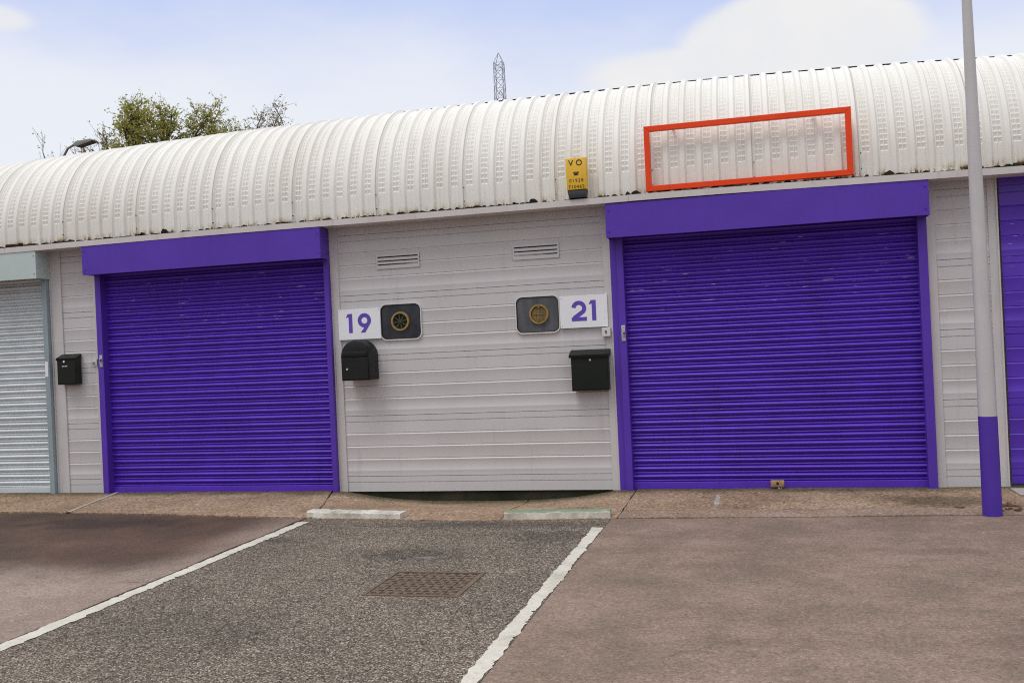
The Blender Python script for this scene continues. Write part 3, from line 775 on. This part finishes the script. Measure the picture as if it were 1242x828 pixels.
t = empty('manhole_cover', (4.512, -3.645, .0), 'rusty square manhole cover set in the chipping asphalt bay', 'manhole cover')
b = MB(); b.ring([(-.303, -.295), (.303, -.295), (.303, .295), (-.303, .295)], [(-.28, -.272), (.28, -.272), (.28, .272), (-.28, .272)], -.006, .006)
for i, v in enumerate(b.v): b.v[i] = (v[0], v[2], -v[1])
b.build('frame', M['rust'], t)
b = MB(); b.box(-.274, .274, -.266, .266, -.02, .001)
n = 8; s = .53 / n
for i in range(n):
    for j in range(n):
        cx, cy = -.265 + (i + .5) * s, -.258 + (j + .5) * s * .975
        b.box(cx - s * .43, cx + s * .43, cy - s * .43, cy + s * .43, .0, .0045, .001)
cv = b.build('cover', M['rust'], t)
b = MB()  # thin dark bars on the plate, their colour stands in for recess shade
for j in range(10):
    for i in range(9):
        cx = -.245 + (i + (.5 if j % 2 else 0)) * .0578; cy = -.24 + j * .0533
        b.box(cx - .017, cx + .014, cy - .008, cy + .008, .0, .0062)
b.build('painted_recess', M['pocket_shade'], cv)['kind'] = 'stuff'

# ------------------------------------------------------------------ ground
def front(x): return float(np.interp(x, [-12, -.8, .15, 2.5, 4.1, 5.4, 7.0, 8.2, 13], [-1.10, -1.21, -1.235, -1.48, -1.60, -1.49, -1.41, -1.34, -1.15]))
def dip(x, y):
    a = max(0., 1 - abs((x - 3.78) / 1.42) ** 3.2); s = min(1, max(0, (y + 1.25) / 1.25)); s = s * s * (3 - 2 * s)
    return -.105 * a * s
def slab(name, mat, left, right, back, fr, zoff=0., nx=26, ny=12, seed=0):
    """apron slab between two slanted joints; left/right: functions of y"""
    b = MB(); vs = []
    rr = random.Random(seed)
    jl = [rr.uniform(-.006, .006) for _ in range(ny + 1)]; jr = [rr.uniform(-.006, .006) for _ in range(ny + 1)]
    for j in range(ny + 1):
        for i in range(nx + 1):
            u = i / nx; v = j / ny
            y = back + v * ((fr((left(back) + right(back)) / 2)) - back)
            x = left(y) + u * (right(y) - left(y))
            y = back + v * (fr(x) - back)
            x = left(y) + u * (right(y) - left(y)) + (jl[j] if i == 0 else 0) + (jr[j] if i == nx else 0)
            vs.append((x, y, zoff + dip(x, y) + .002 * math.sin(3 * x + 2 * y)))
    top = len(vs); w = nx + 1
    fs = [(j * w + i, (j + 1) * w + i, (j + 1) * w + i + 1, j * w + i + 1) for j in range(ny) for i in range(nx)]
    per = [i for i in range(w)] + [j * w + nx for j in range(1, ny + 1)] + [ny * w + i for i in range(nx - 1, -1, -1)] + [j * w for j in range(ny - 1, 0, -1)]
    lo = [(vs[k][0], vs[k][1], vs[k][2] - .11) for k in per]
    base = len(vs); vs += lo; m = len(per)
    fs += [(per[k], per[(k + 1) % m], base + (k + 1) % m, base + k) for k in range(m)]
    b.add(vs, fs); return struct(b.build(name, mat, None, smooth=30))
c0 = lambda y: -.37 - .284 * y
c1 = lambda y: 2.21 - .331 * y
c2 = lambda y: 4.30 - .08 * y
GP = .007
lipL = lambda x: front(x) + .004
slab('apron', M['apron'], lambda y: -12., lambda y: c0(y) - .022, .015, lipL, .012, 20, 10, 1)
slab('apron', M['apron'], lambda y: c0(y) + .022, lambda y: c1(y) - GP, .015, lipL, .012, 24, 10, 2)
slab('apron', M['apron'], lambda y: c1(y) + GP, lambda y: c2(y) - GP, .015, lipL, .006, 30, 14, 3)
slab('apron', M['apron'], lambda y: c2(y) + GP, lambda y: 5.36 - .02 * y, .015, lambda x: front(x) + .004, .006, 22, 14, 4)
slab('apron', M['apron'], lambda y: 5.372 - .02 * y, lambda y: 13., .015, lambda x: front(x) + .33, .010, 40, 10, 5)
slab('edging_strip', M['edging'], lambda y: 5.372 - .02 * y, lambda y: 13., front(9) + .44 if False else -1.0, lambda x: front(x) + .006, .008, 40, 4, 6)
b = MB()
ys = np.linspace(0.0, -1.215, 12); vs = []
for y in ys: vs += [(c0(y) - .019, y, .013), (c0(y) + .019, y, .013)]
b.add(vs, [(2 * i, 2 * i + 2, 2 * i + 3, 2 * i + 1) for i in range(len(ys) - 1)]); struct(b.build('mortar_joint', M['mortar']))

def sheet(name, mat, pts, z=0., th=.1):
    n = len(pts); b = MB()
    b.add([(x, y, z) for x, y in pts] + [(x, y, z - th) for x, y in pts], [tuple(range(n))] + [(i, (i + 1) % n, (i + 1) % n + n, i + n) for i in range(n)])
    return struct(b.build(name, mat))
xs = np.linspace(-12, 2.625, 30)
jit = lambda k: .006 * math.sin(k * 12.9898) 
sheet('concrete_bay', M['conc_left'], [(x, front(x) - .006) for x in xs] + [(2.622 + .008 * math.sin(5 * y) + jit(y * 7), y) for y in np.linspace(-1.6, -14, 60)] + [(2.62, -40), (-45, -40), (-45, -1.1)], .001)
xs = np.linspace(2.655, 5.335, 30)
sheet('asphalt_bay', M['asphalt'], [(x, front(x) + .01 + .012 * math.sin(9 * x)) for x in xs] + [(5.34, -1.6), (5.34, -40), (2.64, -40)] + [(2.642 + jit(y * 9), y) for y in np.linspace(-14, -1.6, 60)], 0.)
xs = np.linspace(5.35, 13, 30)
sheet('concrete_bay', M['conc_right'], [(x, front(x) - .008) for x in xs] + [(50, -1.15), (50, -40), (5.345, -40), (5.345, -1.6)], .002)
gs = MB(); gs.add([(-3000, -3000, -.115), (3000, -3000, -.115), (3000, 3000, -.115), (-3000, 3000, -.115)], [(0, 1, 2, 3)])
struct(gs.build('ground', M['soil']))

def line(x0, x1, ya, yb, seed, skew0, z=.004):
    r = random.Random(seed); b = MB(); ys = np.arange(ya, yb, -.022); vs = []
    wl = wr = 0
    for i, y in enumerate(ys):
        wl = .6 * wl + r.gauss(0, .0035); wr = .6 * wr + r.gauss(0, .0045)
        chip = r.random()
        l = x0 + wl + (.02 * r.random() if chip < .06 else 0); q = x1 + wr - (.025 * r.random() if chip > .93 else 0)
        vs += [(l, y + skew0 * (l - x0), z), (q, y + skew0 * (q - x0), z)]
    b.add(vs, [(2 * i, 2 * i + 2, 2 * i + 3, 2 * i + 1) for i in range(len(ys) - 1)])
    return struct(b.build('parking_line', M['line']))
line(2.652, 2.752, -1.66, -15, 11, .1); line(5.252, 5.337, -1.85, -15, 12, -.2)

# rubble round the post foot, pale plate by the end door
b = MB(); r = random.Random(5)
for k in range(16):
    x = 8.21 + r.choice((-1, 1)) * r.uniform(.09, .26); y = -1.20 + r.uniform(-.02, .38); s_ = r.uniform(.010, .032)
    bm = bmesh.new(); bmesh.ops.create_cube(bm, size=1)
    for v in bm.verts: v.co = Vector((v.co.x * s_ * r.uniform(.7, 1.7), v.co.y * s_ * r.uniform(.7, 1.6), v.co.z * s_ * .6)) + Vector((r.uniform(-.005, .005), r.uniform(-.005, .005), 0))
    bmesh.ops.rotate(bm, verts=bm.verts, matrix=Matrix.Rotation(r.uniform(0, 6), 3, 'Z') @ Matrix.Rotation(r.uniform(-.4, .4), 3, 'X'))
    bmesh.ops.translate(bm, verts=bm.verts, vec=(x, y, .012)); b.bm(bm); bm.free()
tag(b.build('rubble', M['brick']), 'broken brick rubble round the purple foot of the lamp post', 'rubble', kind='stuff')
b = MB(); b.box(8.60, 8.95, -.5, -.16, .013, .021, .002)
tag(b.build('access_plate', M['mortar']), 'small pale access plate on the apron before the flat purple door', 'plate')

# ------------------------------------------------------------------ trees behind the roof
def make_tree(x, y, top, half_w, seed, leafmat, label, K, Mt, nl, leaf, rz):
    """trunk, limbs to K leaf clusters inside a lumpy crown, twigs with leaves"""
    r = random.Random(seed); tr = MB(); lv = MB()
    cz = top - rz; fork = Vector((.02, .03, top * .34))
    tr.tube([(0, 0, -.15), (.03, .02, top * .16), fork], [top * .016, top * .013, top * .010], 8)
    main = []
    for k in range(7):
        az = 2 * PI * k / 7 + r.uniform(-.3, .3); rr = half_w * r.uniform(.2, .55)
        e2 = Vector((rr * math.cos(az), rr * math.sin(az), cz + rz * r.uniform(-.1, .35))); m_ = fork.lerp(e2, .5) + Vector((r.gauss(0, .12), r.gauss(0, .12), -.1))
        q = [fork, fork.lerp(m_, .5), m_, m_.lerp(e2, .5) + Vector((r.gauss(0, .06), 0, .05)), e2]
        tr.tube(q, [top * .007, top * .006, top * .005, top * .004, top * .003], 6, cap=False); main += q[2:]
    for k in range(K):
        while True:
            d = Vector((r.uniform(-1, 1), r.uniform(-1, 1), r.uniform(-1, 1)))
            if .25 < d.length < 1: break
        lump = .82 + .22 * math.sin(3 * math.atan2(d.y, d.x) + seed) * math.cos(2.3 * d.z + seed)
        c = Vector((d.x * half_w * lump, d.y * half_w * lump, cz + d.z * rz * lump))
        p = min(main, key=lambda q: (q - c).length + (.6 if q.z > c.z else 0))
        mid = p.lerp(c, .55) + Vector((r.gauss(0, .06), r.gauss(0, .06), .06))
        tr.tube([p, mid, c], [.022, .015, .009], 5, cap=False)
        for t_ in range(Mt):
            dd = Vector((r.gauss(0, .75), r.gauss(0, .75), r.gauss(.55, .6))).normalized(); L = r.uniform(.22, .62) * (1.5 if r.random() < .12 else 1)
            a0 = mid.lerp(c, r.random()); pts = [a0, a0 + dd * L * .5 + Vector((r.gauss(0, .03), r.gauss(0, .03), 0)), a0 + dd * L + Vector((0, 0, .05))]
            tr.tube(pts, [.008, .006, .003], 3, cap=False)
            for n_ in range(nl):
                u = r.uniform(.2, 1.05); q = a0 + dd * L * u + Vector((r.gauss(0, .045), r.gauss(0, .045), r.gauss(0, .045)))
                a = Vector((r.gauss(0, 1), r.gauss(0, 1), r.gauss(0, .7))).normalized(); e2 = a.cross(Vector((r.gauss(0, 1), r.gauss(0, 1), r.gauss(0, 1)))).normalized()
                s_ = leaf * r.uniform(.6, 1.3); w = s_ * .5
                lv.add([q - a * s_ * .5, q + e2 * w * .5, q + a * s_ * .5, q - e2 * w * .5], [(0, 1, 2, 3)])
    root = empty('tree', (x, y, -.11), label, 'tree', 'bushy trees rising behind the roof')
    tr.build('trunk', M['bark'], root, smooth=60, fix=False); lv.build('crown', leafmat, root, fix=False)
TREES = [(-13.35, 20, 10.95, 1.95, 31, 'leaf', 'tallest olive green tree showing above the roof', 125, 13, 8, .105, 2.6),
         (-11.35, 20.6, 10.55, 1.3, 22, 'leaf', 'narrower olive tree just right of the tallest tree', 75, 12, 8, .10, 2.3),
         (-9.2, 20.3, 10.1, 1.45, 23, 'leaf2', 'thin sparse tree right of the olive trees, farthest right behind the roof', 60, 9, 5, .085, 2.0),
         (-15.4, 20.8, 10.2, 1.0, 24, 'leaf2', 'thin small tree crown between the street lamp and the tallest tree', 40, 8, 4, .09, 1.8),
         (-16.85, 21.4, 10.15, .75, 25, 'leaf2', 'wispy tree tip poking up behind the street lamp head', 30, 7, 4, .09, 1.8),
         (-18.0, 20.6, 9.85, .6, 26, 'leaf2', 'leftmost faint wispy tree tip above the roof', 20, 6, 3, .08, 1.8)]
for (x, y, top, hw, sd_, lm, lab, K, Mt, nl, lf, rz) in TREES: make_tree(x, y, top, hw, sd_, M[lm], lab, K, Mt, nl, lf, rz)

# street lamp head peeping over the roof
t = empty('street_lamp', (-16.85, 20, -.11), 'dark street lamp head on curved arm peeping over the roof', 'street lamp')
b = MB(); b.tube([(0, 0, 0), (0, 0, 5), (0, 0, 8.6)], [.09, .075, .055], 10); b.build('pole', M['lampgrey'], t, smooth=40)
b = MB(); b.tube([(0, 0, 8.6), (.02, 0, 8.85), (.18, 0, 9.08), (.45, 0, 9.19), (.7, 0, 9.21)], .042, 8); b.build('arm', M['lampgrey'], t, smooth=40)
b = MB(); b.prism([(.48, 9.16), (.62, 9.08), (1.22, 9.20), (1.30, 9.25), (1.22, 9.31), (.62, 9.27)], -.16, .16, .02); b.build('lantern', M['lampgrey'], t, smooth=30)

# pylon
t = empty('electricity_pylon', (-24.0, 110, -.11), 'distant grey lattice electricity pylon top above the roof', 'pylon')
b = MB(); rr = .031
def half(z): return .62 + max(0, (31 - z)) * .085 if z < 31 else .62 - .012 * (z - 31)
lv_ = [0, 6, 12, 17, 21.5, 25.5, 28.5, 31, 32.4, 33.7, 35, 36.2, 36.95]
cor = lambda z: [Vector((sx * half(z), sy * half(z), z)) for sx, sy in ((-1, -1), (1, -1), (1, 1), (-1, 1))]
for z0, z1 in zip(lv_, lv_[1:]):
    a, c = cor(z0), cor(z1)
    for k in range(4):
        b.tube([a[k], c[k]], rr * 1.3, 4); b.tube([a[k], c[(k + 1) % 4]], rr * .8, 4); b.tube([a[(k + 1) % 4], c[k]], rr * .8, 4)
        b.tube([c[k], c[(k + 1) % 4]], rr * .8, 4)
for p in cor(36.95): b.tube([p, (0, 0, 38.3)], rr * 1.2, 4)
ZA = (36.2, 32.4, 28.5); va = Vector((.268, -.963, 0)); AL = (2.6, 3.4, 3.0)
b.build('lattice_tower', M['pylon'], t, fix=False)
for za, al in zip(ZA[1:], AL[1:]):
    b = MB()
    for s_ in (-1, 1):
        tip = va * al * s_ + Vector((0, 0, za + .2))
        for p in cor(za): b.tube([p, tip], rr * .8, 4)
    b.build('cross_arm', M['pylon'], t, fix=False)

# ------------------------------------------------------------------ sky and light
SUN_EL, SUN_AZ = 63, 208          # azimuth: compass angle of the sun, 180 = behind the camera (-y), larger = to the left
w = bpy.data.worlds.new('World'); sc.world = w; w.use_nodes = True
nt = w.node_tree; bg = nt.nodes['Background']; bg.inputs['Strength'].default_value = .097
sky = N(nt, 'ShaderNodeTexSky'); sky.sky_type = 'NISHITA'; sky.sun_disc = False
sky.sun_elevation = R_(SUN_EL); sky.sun_rotation = R_(SUN_AZ)
tc = N(nt, 'ShaderNodeTexCoord').outputs['Generated']
dx, dy, dz = xyz(nt, tc)
# thin overcast veil: lavender-blue high, white towards the horizon
veil_n = noise(nt, tc, 2.2, 6, .6, stretch=(1, 1, 2.6))
hz = smooth(nt, math_(nt, 'ADD', dz, math_(nt, 'MULTIPLY', math_(nt, 'SUBTRACT', veil_n, .5), .16)), .225, .36)
veil = mixc(nt, hz, (9.0, 9.3, 9.95), (5.6, 6.6, 9.9))
# a white cumulus in front (right half of the view) and a few others
def cloud(cx, cy, cz, rx, ry, rz, soft):
    mp = N(nt, 'ShaderNodeMapping'); mp.vector_type = 'POINT'
    nt.links.new(tc, mp.inputs['Vector'])
    mp.inputs['Location'].default_value = (-cx / rx, -cy / ry, -cz / rz); mp.inputs['Scale'].default_value = (1 / rx, 1 / ry, 1 / rz)
    ln = N(nt, 'ShaderNodeVectorMath'); ln.operation = 'LENGTH'; nt.links.new(mp.outputs[0], ln.inputs[0])
    n = noise(nt, tc, 7, 6, .55)
    d = math_(nt, 'ADD', ln.outputs['Value'], math_(nt, 'MULTIPLY', math_(nt, 'SUBTRACT', n, .5), .75))
    return math_(nt, 'SUBTRACT', 1, smooth(nt, d, 1 - soft, 1 + soft))
cl = cloud(.05, .95, .270, .118, .5, .044, .13)
cl = math_(nt, 'MAXIMUM', cl, cloud(-.03, .95, .256, .125, .5, .024, .2))
cl = math_(nt, 'MAXIMUM', cl, math_(nt, 'MULTIPLY', cloud(-.635, .70, .303, .022, .3, .010, .4), .8))
shade = ramp(nt, noise(nt, tc, 9, 5), [(.3, (8.5, 8.7, 9.1)), (.6, (9.5, 9.4, 9.35))])
col = mixc(nt, cl, veil, shade)
# rest of the sphere (behind the camera, overhead): plain bright overcast
gen = ramp(nt, noise(nt, tc, 1.6, 6), [(.3, (6.3, 6.7, 7.8)), (.7, (9.6, 9.6, 9.7))])
# overcast sky: about three times brighter overhead than along the horizon
gr = N(nt, 'ShaderNodeMapRange'); nt.links.new(dz, gr.inputs[0]); gr.inputs[1].default_value = 0; gr.inputs[2].default_value = .9; gr.inputs[3].default_value = .42; gr.inputs[4].default_value = 1.75
gm_ = N(nt, 'ShaderNodeVectorMath'); gm_.operation = 'SCALE'; nt.links.new(gen, gm_.inputs[0]); nt.links.new(gr.outputs[0], gm_.inputs['Scale']); gen = gm_.outputs[0]
front_ = math_(nt, 'MULTIPLY', smooth(nt, dy, .35, .6), math_(nt, 'SUBTRACT', 1, smooth(nt, dz, .40, .62)))
col = mixc(nt, front_, gen, col)
fin = mixc(nt, .93, sky.outputs[0], col)
nt.links.new(fin, bg.inputs['Color'])

sun = bpy.data.lights.new('sun', 'SUN'); sun.energy = 1.25; sun.angle = R_(27); sun.color = (1, .96, .90)
so = bpy.data.objects.new('sun', sun); COL.objects.link(so)
a = R_(SUN_AZ); e_ = R_(SUN_EL)
sd3 = Vector((math.sin(a) * math.cos(e_), math.cos(a) * math.cos(e_), math.sin(e_)))   # towards the sun
so.rotation_euler = sd3.to_track_quat('Z', 'Y').to_euler(); so.location = (0, -10, 20)

# ------------------------------------------------------------------ camera
cam = bpy.data.cameras.new('camera'); co = bpy.data.objects.new('camera', cam); COL.objects.link(co); sc.camera = co
cam.sensor_width = 36; cam.lens = 34.244; cam.clip_end = 6000; cam.clip_start = .05
Rv, Uv, Fv = Vector((.96784798, .24744746, -.04516679)), Vector((.04413451, .00971985, .99897831)), Vector((-.24763366, .96885256, .00151364))
mw = Matrix((Rv, Uv, -Fv)).transposed().to_4x4(); mw.translation = (6.58402816, -9.32521625, 1.4601999)
co.matrix_world = mw

sc.view_settings.view_transform = 'Standard'; sc.view_settings.look = 'None'; sc.view_settings.exposure = 0; sc.view_settings.gamma = 1
sc.render.engine = 'CYCLES'; sc.cycles.use_denoising = False; sc.cycles.filter_width = 1.1; sc.cycles.max_bounces = 6
